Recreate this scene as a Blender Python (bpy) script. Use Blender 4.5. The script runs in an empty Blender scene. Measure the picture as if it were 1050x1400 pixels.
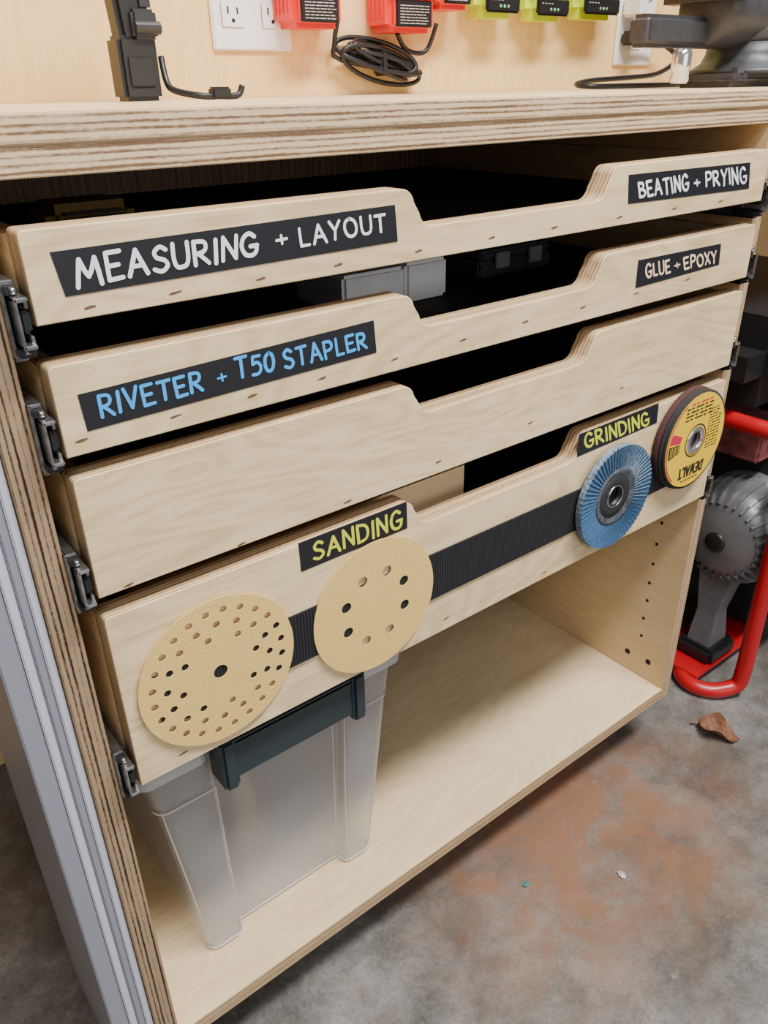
import bpy, bmesh, math, random
from mathutils import Vector, Matrix
random.seed(4)
S = bpy.context.scene
COL = S.collection
PI = math.pi
# ---------------------------------------------------------------- camera
F = 1078.0
fx = Vector((1575, -610, F)).normalized()
dn = Vector((40, 2009, F)); dn = (dn - fx*dn.dot(fx)).normalized()
zc = -dn
yc = zc.cross(fx)
R_ = Vector((fx.x, yc.x, zc.x)); D_ = Vector((fx.y, yc.y, zc.y)); F_ = Vector((fx.z, yc.z, zc.z))
CAM = Vector((0, -.45, .872))
def ray(u, v): return R_*((u-525)/F) + D_*((v-700)/F) + F_
def onY(u, v, y):
    d = ray(u, v); return CAM + d*((y-CAM.y)/d.y)
def onX(u, v, x):
    d = ray(u, v); return CAM + d*((x-CAM.x)/d.x)
def onZ(u, v, z):
    d = ray(u, v); return CAM + d*((z-CAM.z)/d.z)
cd = bpy.data.cameras.new('camera'); co = bpy.data.objects.new('camera', cd); COL.objects.link(co)
m = Matrix.Identity(4)
for i in range(3):
    m[i][0] = R_[i]; m[i][1] = -D_[i]; m[i][2] = -F_[i]; m[i][3] = CAM[i]
co.matrix_world = m
cd.sensor_fit = 'VERTICAL'; cd.sensor_height = 24; cd.lens = 24*F/1400; cd.clip_start = .01
S.camera = co
# ---------------------------------------------------------------- materials
def mat(name, col, rough=.6, metal=0, noise=0, nscale=40, bump=0, bscale=200, spec=.5, alpha=1, emit=0, stretch=None, col2=None):
    M = bpy.data.materials.new(name); M.use_nodes = True
    nt = M.node_tree; b = nt.nodes['Principled BSDF']
    b.inputs['Base Color'].default_value = (*col, 1); b.inputs['Roughness'].default_value = rough
    b.inputs['Metallic'].default_value = metal; b.inputs['Specular IOR Level'].default_value = spec
    b.inputs['Alpha'].default_value = alpha
    if emit:
        b.inputs['Emission Color'].default_value = (*col, 1); b.inputs['Emission Strength'].default_value = emit
    tc = nt.nodes.new('ShaderNodeTexCoord'); mp = nt.nodes.new('ShaderNodeMapping')
    nt.links.new(tc.outputs['Object'], mp.inputs[0])
    if stretch: mp.inputs['Scale'].default_value = stretch
    n = nt.nodes.new('ShaderNodeTexNoise'); n.inputs['Scale'].default_value = nscale; n.inputs['Detail'].default_value = 5
    nt.links.new(mp.outputs[0], n.inputs['Vector'])
    r = nt.nodes.new('ShaderNodeValToRGB')
    c2 = col2 if col2 else tuple(c*(1-noise) for c in col)
    r.color_ramp.elements[0].position = .35; r.color_ramp.elements[1].position = .65
    r.color_ramp.elements[0].color = (*c2, 1); r.color_ramp.elements[1].color = (*col, 1)
    nt.links.new(n.outputs['Fac'], r.inputs['Fac']); nt.links.new(r.outputs[0], b.inputs['Base Color'])
    if bump:
        n2 = nt.nodes.new('ShaderNodeTexNoise'); n2.inputs['Scale'].default_value = bscale; n2.inputs['Detail'].default_value = 3
        nt.links.new(mp.outputs[0], n2.inputs['Vector'])
        bp = nt.nodes.new('ShaderNodeBump'); bp.inputs['Strength'].default_value = bump; bp.inputs['Distance'].default_value = .001
        nt.links.new(n2.outputs['Fac'], bp.inputs['Height']); nt.links.new(bp.outputs[0], b.inputs['Normal'])
    return M

def ply(name, axis, grain, tint=(.87, .675, .41), dark=(.60, .41, .205), period=.0036, edge_l=(.60, .42, .24), edge_d=(.28, .165, .08), figure=1., wob_=.0010, thr=.45, amp=.13, enz=1.0):
    """plywood: veneer on the faces across `axis`, stacked plies on the edges"""
    M = bpy.data.materials.new(name); M.use_nodes = True
    nt = M.node_tree; N = nt.nodes; L = nt.links; b = N['Principled BSDF']
    b.inputs['Roughness'].default_value = .48; b.inputs['Specular IOR Level'].default_value = .35
    tc = N.new('ShaderNodeTexCoord')
    oi = N.new('ShaderNodeObjectInfo')
    ofs = N.new('ShaderNodeVectorMath'); ofs.operation = 'ADD'; L.new(tc.outputs['Object'], ofs.inputs[0]); L.new(oi.outputs['Location'], ofs.inputs[1])
    def math_(op, a, b_, c=None):
        n = N.new('ShaderNodeMath'); n.operation = op
        for i, q in enumerate((a, b_, c)):
            if q is None: continue
            if isinstance(q, (int, float)): n.inputs[i].default_value = q
            else: L.new(q, n.inputs[i])
        return n.outputs[0]
    def nz(scale_v, scale, det, dist=0, rough=.5, src=None):
        mp = N.new('ShaderNodeMapping'); L.new(src or ofs.outputs[0], mp.inputs[0]); mp.inputs['Scale'].default_value = scale_v
        n = N.new('ShaderNodeTexNoise'); n.inputs['Scale'].default_value = scale; n.inputs['Detail'].default_value = det; n.inputs['Distortion'].default_value = dist; n.inputs['Roughness'].default_value = rough
        L.new(mp.outputs[0], n.inputs['Vector']); return n.outputs['Fac']
    sc = [9.0]*3; sc[grain] = 2.4
    n1 = nz(sc, 1.0, 2, 1.2)
    sn = math_('SINE', math_('MULTIPLY', n1, 78), None)        # growth-ring figure
    sc2 = [420.0]*3; sc2[grain] = 18
    n2 = nz(sc2, 1, 4, 0, .6)                                   # fine fibres
    sc3 = [3.0]*3; sc3[grain] = 1.6
    n3 = nz(sc3, 1.5, 3)
    sc4 = [90.0]*3; sc4[grain] = 30
    n4 = nz(sc4, 1, 4, .5, .6)                                  # ripple flecks
    t = math_('MULTIPLY_ADD', sn, .075*figure, math_('MULTIPLY', n2, .50))
    t = math_('MULTIPLY_ADD', n3, .58, t)
    t = math_('MULTIPLY_ADD', n4, .34*figure, t)
    rp = N.new('ShaderNodeValToRGB'); rp.color_ramp.elements[0].position = .42; rp.color_ramp.elements[1].position = .84
    rp.color_ramp.elements[0].color = (*dark, 1); rp.color_ramp.elements[1].color = (*tint, 1)
    L.new(t, rp.inputs['Fac'])
    sp = N.new('ShaderNodeSeparateXYZ'); L.new(tc.outputs['Object'], sp.inputs[0])
    wb = nz([1, 1, 1], 14, 3, src=tc.outputs['Object'])
    e = math_('SINE', math_('MULTIPLY', math_('MULTIPLY_ADD', wb, wob_, sp.outputs[axis]), 2*PI/period), None)
    e_b = math_('SINE', math_('MULTIPLY', sp.outputs[axis], 2*PI/(period*2.7)), None)
    se = [14.0]*3; se[axis] = 420
    ne = nz(se, 1, 7, 0, .7, src=tc.outputs['Object'])
    se2 = [260.0]*3; se2[axis] = 700
    ne2 = nz(se2, 1, 3, 0, .7, src=tc.outputs['Object'])
    ev = math_('MULTIPLY_ADD', e, amp, math_('MULTIPLY_ADD', ne2, .35*enz, math_('MULTIPLY', ne, .72)))
    ev = math_('MULTIPLY_ADD', e_b, amp*.5, ev)
    re = N.new('ShaderNodeValToRGB'); re.color_ramp.elements[0].position = .34; re.color_ramp.elements[1].position = .60
    re.color_ramp.elements[0].color = (*edge_d, 1); re.color_ramp.elements[1].color = (*edge_l, 1)
    L.new(ev, re.inputs['Fac'])
    sn2 = N.new('ShaderNodeSeparateXYZ'); L.new(tc.outputs['Normal'], sn2.inputs[0])
    g = math_('GREATER_THAN', math_('ABSOLUTE', sn2.outputs[axis], None), thr)
    mx = N.new('ShaderNodeMixRGB'); L.new(g, mx.inputs[0]); L.new(re.outputs[0], mx.inputs[1]); L.new(rp.outputs[0], mx.inputs[2])
    L.new(mx.outputs[0], b.inputs['Base Color'])
    return M

PLY_FRONT = ply('birch_ply_front', 1, 0, period=.0036, edge_l=(.70, .50, .29), edge_d=(.36, .21, .10), amp=.19, wob_=.0003)
PLY_SIDE = ply('birch_ply_side', 0, 1, edge_l=(.42, .29, .17), edge_d=(.14, .07, .035))
PLY_SIDE_R = ply('birch_ply_side_right', 0, 1, tint=(.82, .62, .35), dark=(.66, .46, .24), edge_l=(.58, .41, .25), edge_d=(.28, .16, .08), figure=.6)
PLY_SIDE_L = ply('birch_ply_side_left', 0, 2, edge_l=(.40, .27, .165), edge_d=(.030, .016, .010), period=.0038, enz=1.5, amp=.23, wob_=.0012)  # edge plies carry this panel's shading in their dark brown colour
PLY_FLOOR = ply('birch_ply_floor', 2, 0, tint=(.88, .69, .44), dark=(.70, .51, .29), figure=.8)
PLY_TOP = ply('birch_ply_worktop', 2, 0, tint=(.84, .66, .43), edge_l=(.76, .56, .35), edge_d=(.19, .105, .055), period=.0036, amp=.17, wob_=.0014, enz=1.1)
PLY_WALL = ply('birch_ply_wall', 1, 2, tint=(.98, .67, .32), dark=(.86, .54, .23), figure=.8)
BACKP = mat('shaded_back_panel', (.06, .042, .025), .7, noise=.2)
BLACK = mat('black_liner', (.010, .010, .012), .75, bump=.4, bscale=900)
TAPE = mat('black_tape', (.010, .011, .016), .55, bump=.15, bscale=1500)
INK_W = mat('white_ink', (.92, .93, .98), .6)
INK_B = mat('blue_ink', (.04, .40, .98), .6)
INK_P = mat('peach_ink', (.95, .70, .48), .6)
INK_Y = mat('yellow_ink', (.70, .75, .04), .6)
PLASTIC = mat('black_plastic', (.014, .014, .016), .4)
STEEL = mat('zinc_steel', (.58, .58, .60), .22, .92, noise=.45, nscale=110)
CHROME = mat('chrome', (.85, .85, .87), .12, .9)
DARKWOOD = mat('nail_dent', (.16, .085, .04), .8)
HOLE = mat('hole_dark', (.02, .015, .012), .9)
GRIT = mat('gold_abrasive', (.93, .63, .20), .85, noise=.14, nscale=900, bump=.5, bscale=1200)
CLEAR = mat('clear_bin_plastic', (.62, .63, .66), .18, alpha=.40, spec=.9)
CLEAR_E = mat('clear_rim_plastic', (.76, .77, .80), .18, alpha=.58, spec=.9)
SLATE = mat('slate_plastic', (.022, .036, .045), .42)
RED = mat('red_paint', (.46, .008, .014), .3)
REDP = mat('red_plastic', (.80, .02, .02), .4)
LIME = mat('lime_plastic', (.62, .80, .02), .4)
ALU = mat('cast_aluminium', (.24, .24, .26), .36, .45, noise=.2, nscale=30)
WHITEP = mat('white_plastic', (.90, .90, .90), .4)
SHEET = mat('grey_sheet', (.30, .31, .37), .4, .1)
SHEETL = mat('pale_grey_sheet', (.62, .62, .72), .35, .05)

def velcro_mat():
    M = mat('black_hook_tape', (.010, .011, .018), .8, bump=.0)
    nt = M.node_tree; b = nt.nodes['Principled BSDF']
    tc = nt.nodes.new('ShaderNodeTexCoord'); w = nt.nodes.new('ShaderNodeTexWave'); w.bands_direction = 'X'
    w.inputs['Scale'].default_value = 110; w.inputs['Distortion'].default_value = .6
    nt.links.new(tc.outputs['Object'], w.inputs['Vector'])
    bp = nt.nodes.new('ShaderNodeBump'); bp.inputs['Strength'].default_value = .9; bp.inputs['Distance'].default_value = .0012
    nt.links.new(w.outputs['Fac'], bp.inputs['Height']); nt.links.new(bp.outputs[0], b.inputs['Normal'])
    r = nt.nodes.new('ShaderNodeValToRGB'); r.color_ramp.elements[0].color = (.004, .004, .006, 1); r.color_ramp.elements[1].color = (.020, .021, .030, 1)
    nt.links.new(w.outputs['Fac'], r.inputs[0]); nt.links.new(r.outputs[0], b.inputs['Base Color'])
    return M
VELCRO = velcro_mat()

def floor_mat():
    M = bpy.data.materials.new('garage_concrete'); M.use_nodes = True
    nt = M.node_tree; N = nt.nodes; L = nt.links; b = N['Principled BSDF']
    tc = N.new('ShaderNodeTexCoord')
    def noise(s, d=6, dist=0, off=0, rough=.6):
        n = N.new('ShaderNodeTexNoise'); n.inputs['Scale'].default_value = s; n.inputs['Detail'].default_value = d; n.inputs['Distortion'].default_value = dist; n.inputs['Roughness'].default_value = rough
        mp_ = N.new('ShaderNodeMapping'); mp_.inputs['Location'].default_value = (off, off*.7, 0); L.new(tc.outputs['Object'], mp_.inputs[0]); L.new(mp_.outputs[0], n.inputs['Vector']); return n
    def ramp(src, p0, p1, c0, c1):
        r = N.new('ShaderNodeValToRGB'); r.color_ramp.elements[0].position = p0; r.color_ramp.elements[1].position = p1
        r.color_ramp.elements[0].color = (*c0, 1); r.color_ramp.elements[1].color = (*c1, 1); L.new(src, r.inputs[0]); return r
    def mul(a, c, f=1):
        m_ = N.new('ShaderNodeMixRGB'); m_.blend_type = 'MULTIPLY'; m_.inputs[0].default_value = f; L.new(a, m_.inputs[1]); L.new(c, m_.inputs[2]); return m_.outputs[0]
    base = ramp(noise(5.5, 12, .3, 0, .66).outputs['Fac'], .36, .62, (.10, .096, .090), (.265, .255, .24))
    c_ = mul(base.outputs[0], ramp(noise(24, 10, .3, 2, .75).outputs['Fac'], .40, .58, (.66, .655, .65), (1, 1, 1)).outputs[0])
    c_ = mul(c_, ramp(noise(230, 4, 0, 5, .7).outputs['Fac'], .38, .52, (.66, .66, .66), (1, 1, 1)).outputs[0], .7)
    st = ramp(noise(4.0, 12, .8, 3.1, .70).outputs['Fac'], .50, .62, (0, 0, 0), (.45, .45, .45))
    m2 = N.new('ShaderNodeMixRGB'); L.new(st.outputs[0], m2.inputs[0]); L.new(c_, m2.inputs[1]); m2.inputs[2].default_value = (.115, .078, .052, 1)
    p = onZ(800, 1150, 0)
    mp = N.new('ShaderNodeMapping'); L.new(tc.outputs['Object'], mp.inputs[0]); mp.inputs['Location'].default_value = (-p.x*3.2, -p.y*4.4, 0); mp.inputs['Scale'].default_value = (3.2, 4.4, 1)
    gr = N.new('ShaderNodeTexGradient'); gr.gradient_type = 'SPHERICAL'; L.new(mp.outputs[0], gr.inputs[0])
    nn = ramp(noise(9, 12, .9, 1.9, .7).outputs['Fac'], .36, .60, (.12, .12, .12), (1, 1, 1))
    mu = N.new('ShaderNodeMath'); mu.operation = 'MULTIPLY'; L.new(gr.outputs['Fac'], mu.inputs[0]); L.new(nn.outputs[0], mu.inputs[1])
    st2 = ramp(mu.outputs[0], .02, .50, (0, 0, 0), (.88, .88, .88))
    m3 = N.new('ShaderNodeMixRGB'); L.new(st2.outputs[0], m3.inputs[0]); L.new(m2.outputs[0], m3.inputs[1]); m3.inputs[2].default_value = (.25, .12, .068, 1)
    fl_ = ramp(noise(15, 10, .5, 7, .8).outputs['Fac'], .60, .68, (0, 0, 0), (.4, .4, .4))
    m4 = N.new('ShaderNodeMixRGB'); L.new(fl_.outputs[0], m4.inputs[0]); L.new(m3.outputs[0], m4.inputs[1]); m4.inputs[2].default_value = (.38, .36, .34, 1)
    L.new(m4.outputs[0], b.inputs['Base Color'])
    rr = ramp(noise(7, 6).outputs['Fac'], .3, .7, (.26,)*3, (.52,)*3); L.new(rr.outputs[0], b.inputs['Roughness'])
    bp = N.new('ShaderNodeBump'); bp.inputs['Strength'].default_value = .3; bp.inputs['Distance'].default_value = .002; L.new(noise(60, 8).outputs['Fac'], bp.inputs['Height']); L.new(bp.outputs[0], b.inputs['Normal'])
    return M
CONC = floor_mat()
# ---------------------------------------------------------------- building helpers (world coordinates)
WLOC = {}
def box(bm, x0, x1, y0, y1, z0, z1, mi=0, bev=0, rot=None, piv=None, seg=2):
    r = bmesh.ops.create_cube(bm, size=1)
    vs = r['verts']
    for v in vs:
        v.co = Vector(((x0+x1)/2 + v.co.x*(x1-x0), (y0+y1)/2 + v.co.y*(y1-y0), (z0+z1)/2 + v.co.z*(z1-z0)))
    fs = list({f for v in vs for f in v.link_faces})
    for f in fs: f.material_index = mi
    if bev:
        es = list({e for f in fs for e in f.edges})
        rr = bmesh.ops.bevel(bm, geom=es, offset=bev, segments=seg, affect='EDGES', clamp_overlap=True)
        vs = list({v for f in rr['faces'] for v in f.verts} | {v for v in vs if v.is_valid})
        for v in vs:
            for f in v.link_faces: f.material_index = mi
    if rot is not None:
        c = piv if piv is not None else Vector(((x0+x1)/2, (y0+y1)/2, (z0+z1)/2))
        for v in vs: v.co = c + rot @ (v.co - c)
    return vs
def frame(d):
    d = d.normalized(); a = Vector((0, 0, 1)) if abs(d.z) < .9 else Vector((1, 0, 0))
    u = d.cross(a).normalized(); return u, d.cross(u).normalized()
def lathe(bm, base, d, prof, n=40, mi=0, mis=None, smooth=True):
    """profile [(r, h)] turned round the axis base + h*d"""
    base = Vector(base); d = Vector(d).normalized(); u, w = frame(d); rings = []
    for r, h in prof:
        if r < 1e-6: rings.append([bm.verts.new(base+d*h)]*n)
        else: rings.append([bm.verts.new(base + d*h + (u*math.cos(2*PI*k/n) + w*math.sin(2*PI*k/n))*r) for k in range(n)])
    for i in range(len(rings)-1):
        for k in range(n):
            q = [rings[i][k], rings[i][(k+1) % n], rings[i+1][(k+1) % n], rings[i+1][k]]
            q2 = []
            for v in q:
                if v not in q2: q2.append(v)
            if len(q2) > 2:
                f = bm.faces.new(q2); f.material_index = mis[i] if mis else mi; f.smooth = smooth
def cyl(bm, a, b, r, n=20, mi=0, r2=None):
    a = Vector(a); b = Vector(b); l = (b-a).length
    lathe(bm, a, b-a, [(0, 0), (r, 0), (r2 or r, l), (0, l)], n, mi, smooth=False)
def catmull(pts, n=6, closed=False):
    P = [Vector(p) for p in pts]; out = []; N = len(P)
    rng = range(N) if closed else range(N-1)
    for i in rng:
        if closed: p0, p1, p2, p3 = P[i-1], P[i], P[(i+1) % N], P[(i+2) % N]
        else: p0, p1, p2, p3 = P[max(i-1, 0)], P[i], P[i+1], P[min(i+2, N-1)]
        for k in range(n):
            t = k/n
            out.append(.5*((2*p1)+(p2-p0)*t+(2*p0-5*p1+4*p2-p3)*t*t+(3*p1-p0-3*p2+p3)*t**3))
    if not closed: out.append(P[-1])
    return out
def tube(bm, pts, r, n=10, mi=0, smooth=6, closed=False):
    P = catmull(pts, smooth, closed) if smooth else [Vector(p) for p in pts]
    rings = []; u = None; N = len(P)
    for i, p in enumerate(P):
        if closed: d = P[(i+1) % N]-P[i-1]
        else: d = P[min(i+1, N-1)]-P[max(i-1, 0)]
        d.normalize()
        if u is None: u = frame(d)[0]
        u = (u - d*u.dot(d)).normalized(); w = d.cross(u)
        rings.append([bm.verts.new(p+(u*math.cos(2*PI*k/n)+w*math.sin(2*PI*k/n))*r) for k in range(n)])
    for i in range(N if closed else N-1):
        for k in range(n):
            f = bm.faces.new([rings[i][k], rings[i][(k+1) % n], rings[(i+1) % N][(k+1) % n], rings[(i+1) % N][k]]); f.smooth = True; f.material_index = mi
    if not closed:
        for q in (rings[0], rings[-1]): bm.faces.new(q).material_index = mi
def plate(bm, contours, y0, y1, bev=0, mi=0):
    """flat board in the x-z plane between y0 and y1; inner contours are holes"""
    cu = bpy.data.curves.new('outline', 'CURVE'); cu.dimensions = '2D'; cu.fill_mode = 'BOTH'
    cu.extrude = (y1-y0)/2-bev; cu.bevel_depth = bev; cu.bevel_resolution = 2
    if bev: cu.offset = -bev
    for c in contours:
        s = cu.splines.new('POLY'); s.points.add(len(c)-1)
        for p, (x, z) in zip(s.points, c): p.co = (x, z, 0, 1)
        s.use_cyclic_u = True
    o = bpy.data.objects.new('outline', cu); COL.objects.link(o)
    dg = bpy.context.evaluated_depsgraph_get(); dg.update()
    me = bpy.data.meshes.new_from_object(o.evaluated_get(dg))
    me.transform(Matrix.Translation((0, (y0+y1)/2, 0)) @ Matrix.Rotation(PI/2, 4, 'X'))
    n0 = len(bm.faces); bm.from_mesh(me); bm.faces.ensure_lookup_table()
    for f in bm.faces[n0:]: f.material_index = mi
    bmesh.ops.remove_doubles(bm, verts=bm.verts, dist=1e-6)
    bpy.data.objects.remove(o); bpy.data.meshes.remove(me)
def circ(cx, cz, r, n=24): return [(cx+r*math.cos(2*PI*k/n), cz+r*math.sin(2*PI*k/n)) for k in range(n)]
def thing(name, label, cat, loc, group=None):
    o = bpy.data.objects.new(name, None); COL.objects.link(o); o.location = loc; o.empty_display_size = .03
    WLOC[o] = Vector(loc); o['label'] = label; o['category'] = cat
    if group: o['group'] = group
    return o
def obj(name, bm, mats, parent=None, origin=None, recalc=True, label=None):
    if recalc: bmesh.ops.recalc_face_normals(bm, faces=bm.faces)
    me = bpy.data.meshes.new(name)
    if origin is None:
        lo = Vector([min(v.co[i] for v in bm.verts) for i in range(3)]); hi = Vector([max(v.co[i] for v in bm.verts) for i in range(3)]); origin = (lo+hi)/2
    origin = Vector(origin)
    bmesh.ops.translate(bm, verts=bm.verts, vec=-origin)
    bm.to_mesh(me); bm.free()
    for M in (mats if isinstance(mats, (list, tuple)) else [mats]): me.materials.append(M)
    o = bpy.data.objects.new(name, me); COL.objects.link(o)
    if parent is not None:
        o.parent = parent; o.location = origin-WLOC[parent]
    else: o.location = origin
    WLOC[o] = origin
    if label: o['label'] = label
    return o
def tag(o, label, cat, group=None):
    o['label'] = label; o['category'] = cat
    if group: o['group'] = group
    return o
def BM(): return bmesh.new()
# ---------------------------------------------------------------- marker lettering
L_, C_ = 0, 1
FONT = {
 'A': (.76, [(L_, [(0, 0), (.38, 1), (.76, 0)]), (L_, [(.13, .36), (.64, .36)])]),
 'B': (.64, [(L_, [(0, 0), (0, 1)]), (C_, [(0, 1), (.42, .95), (.52, .76), (.37, .57), (.05, .53)]), (C_, [(.05, .53), (.5, .47), (.64, .24), (.42, .03), (0, 0)])]),
 'D': (.68, [(L_, [(0, 0), (0, 1)]), (C_, [(0, 1), (.5, .88), (.68, .5), (.5, .1), (0, 0)])]),
 'E': (.56, [(L_, [(.56, 1), (0, .98), (.02, 0), (.58, .03)]), (L_, [(0, .5), (.46, .52)])]),
 'G': (.76, [(C_, [(.66, .84), (.42, 1), (.13, .84), (0, .45), (.15, .08), (.46, 0), (.68, .15), (.73, .42)]), (L_, [(.76, .43), (.42, .42)])]),
 'I': (.06, [(L_, [(.03, 0), (.03, 1)])]),
 'L': (.50, [(L_, [(0, 1), (.01, .02), (.5, .03)])]),
 'M': (.94, [(C_, [(0, 0), (.08, .5), (.17, 1)]), (C_, [(.17, 1), (.33, .58), (.47, .34)]), (C_, [(.47, .34), (.62, .6), (.77, 1)]), (C_, [(.77, 1), (.87, .5), (.94, 0)])]),
 'N': (.66, [(L_, [(0, 0), (.03, 1), (.62, .02), (.66, 1)])]),
 'O': (.76, [(C_, [(.38, 1), (.1, .84), (0, .48), (.12, .12), (.38, 0), (.65, .14), (.76, .5), (.66, .85), (.39, 1)])]),
 'P': (.56, [(L_, [(0, 0), (0, 1)]), (C_, [(0, 1), (.44, .96), (.56, .73), (.42, .5), (0, .44)])]),
 'R': (.62, [(L_, [(0, 0), (0, 1)]), (C_, [(0, 1), (.44, .96), (.54, .74), (.4, .53), (0, .47)]), (C_, [(.16, .47), (.38, .26), (.62, 0)])]),
 'S': (.58, [(C_, [(.55, .86), (.3, 1), (.06, .82), (.14, .58), (.46, .44), (.58, .2), (.32, 0), (0, .12)])]),
 'T': (.68, [(L_, [(0, .98), (.68, 1)]), (L_, [(.34, .98), (.32, 0)])]),
 'U': (.64, [(C_, [(0, 1), (0, .4), (.1, .06), (.33, 0), (.55, .08), (.64, .4), (.64, 1)])]),
 'V': (.68, [(L_, [(0, 1), (.34, 0), (.68, 1)])]),
 'W': (.84, [(L_, [(0, 1), (.2, 0), (.42, .7), (.64, 0), (.84, 1)])]),
 'X': (.60, [(L_, [(0, 1), (.6, 0)]), (L_, [(.6, 1), (0, 0)])]),
 'Y': (.64, [(L_, [(0, 1), (.31, .5)]), (L_, [(.64, 1), (.31, .5), (.24, 0)])]),
 '5': (.54, [(L_, [(.54, 1), (.1, 1), (.06, .6)]), (C_, [(.06, .6), (.37, .66), (.56, .38), (.4, .06), (0, .04)])]),
 '0': (.56, [(C_, [(.28, 1), (.06, .82), (0, .48), (.08, .12), (.28, 0), (.48, .14), (.56, .5), (.48, .85), (.29, 1)])]),
 '+': (.5, [(L_, [(0, .5), (.5, .5)]), (L_, [(.25, .1), (.25, .9)])]),
}
def ribbon(bm, P, r, nrm, mi):
    """one continuous flat brush stroke with round ends"""
    nrm = Vector(nrm).normalized(); n = len(P); Ls, Rs = [], []
    for i, p in enumerate(P):
        d = (P[min(i+1, n-1)]-P[max(i-1, 0)])
        d.normalize(); s = d.cross(nrm)*r
        Ls.append(bm.verts.new(p+s)); Rs.append(bm.verts.new(p-s))
    for i in range(n-1):
        bm.faces.new([Rs[i], Rs[i+1], Ls[i+1], Ls[i]]).material_index = mi
    for end, sg in ((0, -1), (n-1, 1)):
        d = (P[1]-P[0]) if end == 0 else (P[-1]-P[-2]); d.normalize(); s = d.cross(nrm)
        arc = [P[end]+(s*math.cos(PI*k/6)+d*sg*math.sin(PI*k/6))*r for k in range(1, 6)]
        vs = [Ls[end]]+[bm.verts.new(a) for a in arc]+[Rs[end]]
        if sg < 0: vs = vs[::-1]
        bm.faces.new(vs).material_index = mi
def word(bm, text, b0, b1, t1, t0, mi=1, thick=.090, nrm=(0, -1, 0), gap=.30, jit=.05):
    """letters laid on the surface quad b0-b1-t1-t0"""
    tot = sum(FONT[c][0] for c in text)+gap*(len(text)-1); x = 0; h = (t0-b0).length; nv = Vector(nrm)
    if text == '+': thick = .14; jit = 0
    def mp(s, t): return (b0*(1-s)+b1*s)*(1-t)+(t0*(1-s)+t1*s)*t
    for c in text:
        w, st = FONT[c]; j = random.uniform(-jit, jit); jt = random.uniform(-jit, jit); sc_ = 1+random.uniform(-jit, jit); lay = 0
        for kind, pts in st:
            P = [mp((x+a+jt*b)/tot, b*sc_+j) for a, b in pts]; tr = h*thick*random.uniform(.94, 1.06)
            if kind == C_:
                ribbon(bm, [p+nv*lay*4e-5 for p in catmull(P, 5)], tr, nrm, mi); lay += 1
            else:
                for a_, b_ in zip(P[:-1], P[1:]):
                    ribbon(bm, [a_+nv*lay*4e-5, b_+nv*lay*4e-5], tr, nrm, mi); lay += 1
        x += w+gap
# ---------------------------------------------------------------- setting
WY = .58
def struct(name, bm, M, **k):
    o = obj(name, bm, M, **k); o['kind'] = 'structure'; return o
b = BM(); box(b, -2.6, 3.4, -2.6, WY, -.05, 0); struct('floor', b, CONC, origin=(0, 0, 0))
b = BM(); box(b, -2.6, 3.4, WY, WY+.02, 0, 2.5); struct('wall_back', b, PLY_WALL)
# ---------------------------------------------------------------- cabinet
XL0, XL1, XR0, XR1 = .079, .097, .8435, .8615
ZB, ZBI, ZTU = .089, .107, .835          # bottom, inner floor, underside of worktop
ZT = .865
CD = WY-.003
cab = thing('tool_cabinet', 'birch plywood tool cabinet with four shallow drawers above an open bay', 'cabinet', (.47, .28, .0))
b = BM(); box(b, XL0, XL1, 0, CD, ZB, ZTU, bev=.0006); obj('side_panel', b, PLY_SIDE_L, cab)
b = BM(); box(b, XR0, XR1, 0, CD, ZB, ZTU, 0, bev=.0006)
for (u, v, r) in [(905, 715, .0024), (898, 744, .0024), (893, 771, .0024), (888, 797, .0024), (885, 821, .0024), (880, 845, .0024), (877, 869, .0024), (858, 890, .0045), (886, 905, .0045)]:
    p = onX(u, v, XR0); lathe(b, (XR0-.0003, p.y, p.z), (1, 0, 0), [(0, 0), (r, 0)], 14, 1)
obj('side_panel', b, [PLY_SIDE_R, HOLE], cab, label='right side panel with shelf pin holes')
b = BM(); box(b, XL1, XR0, 0, CD-.006, ZB, ZBI, bev=.0006); obj('bottom_panel', b, PLY_FLOOR, cab)
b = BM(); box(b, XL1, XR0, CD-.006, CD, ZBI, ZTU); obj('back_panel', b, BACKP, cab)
b = BM(); box(b, XL0+.01, XR1-.01, .14, CD-.02, 0, ZB); obj('base', b, PLASTIC, cab)
# drawers
YF = -.011; TF = .020
DX0, DX1 = .1098, .8328
def notch(x0, x1, zb, zt):
    c = [(x0, zb), (x1, zb)]
    half = []
    for k in range(7):
        a = math.radians(90-80*k/6); half.append((.359+.011*math.cos(a), zt-.011+.011*math.sin(a)))
    for k in range(7):
        a = math.radians(192+78*k/6); half.append((.3865+.012*math.cos(a), zt-.014+.012*math.sin(a)))
    rc = [(x1-.004+.004*math.cos(math.radians(a)), zt-.004+.004*math.sin(math.radians(a))) for a in (0, 30, 60, 90)]
    lc = [(x0+.003-.003*math.cos(math.radians(a)), zt-.003+.003*math.sin(math.radians(a))) for a in (90, 60, 30, 0)]
    right = [(.952-x, z) for x, z in half]
    return c+rc+right+half[::-1]+lc
DR = [(.7645, .8127), (.688, .742), (.591, .674), (.426, .575)]
NAILS = [[(123, 420), (240, 400), (357, 381), (463, 362), (572, 343), (672, 325), (758, 311), (847, 297), (922, 285), (985, 275)],
         [(112, 602), (240, 569), (345, 541), (440, 517), (540, 491), (633, 465), (718, 440), (797, 420), (870, 401), (940, 382)],
         [(175, 800), (330, 744), (475, 686), (600, 631), (725, 578), (850, 530)],
         [(250, 1030), (310, 1004), (610, 845), (745, 782)]]
drawers = []
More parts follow.
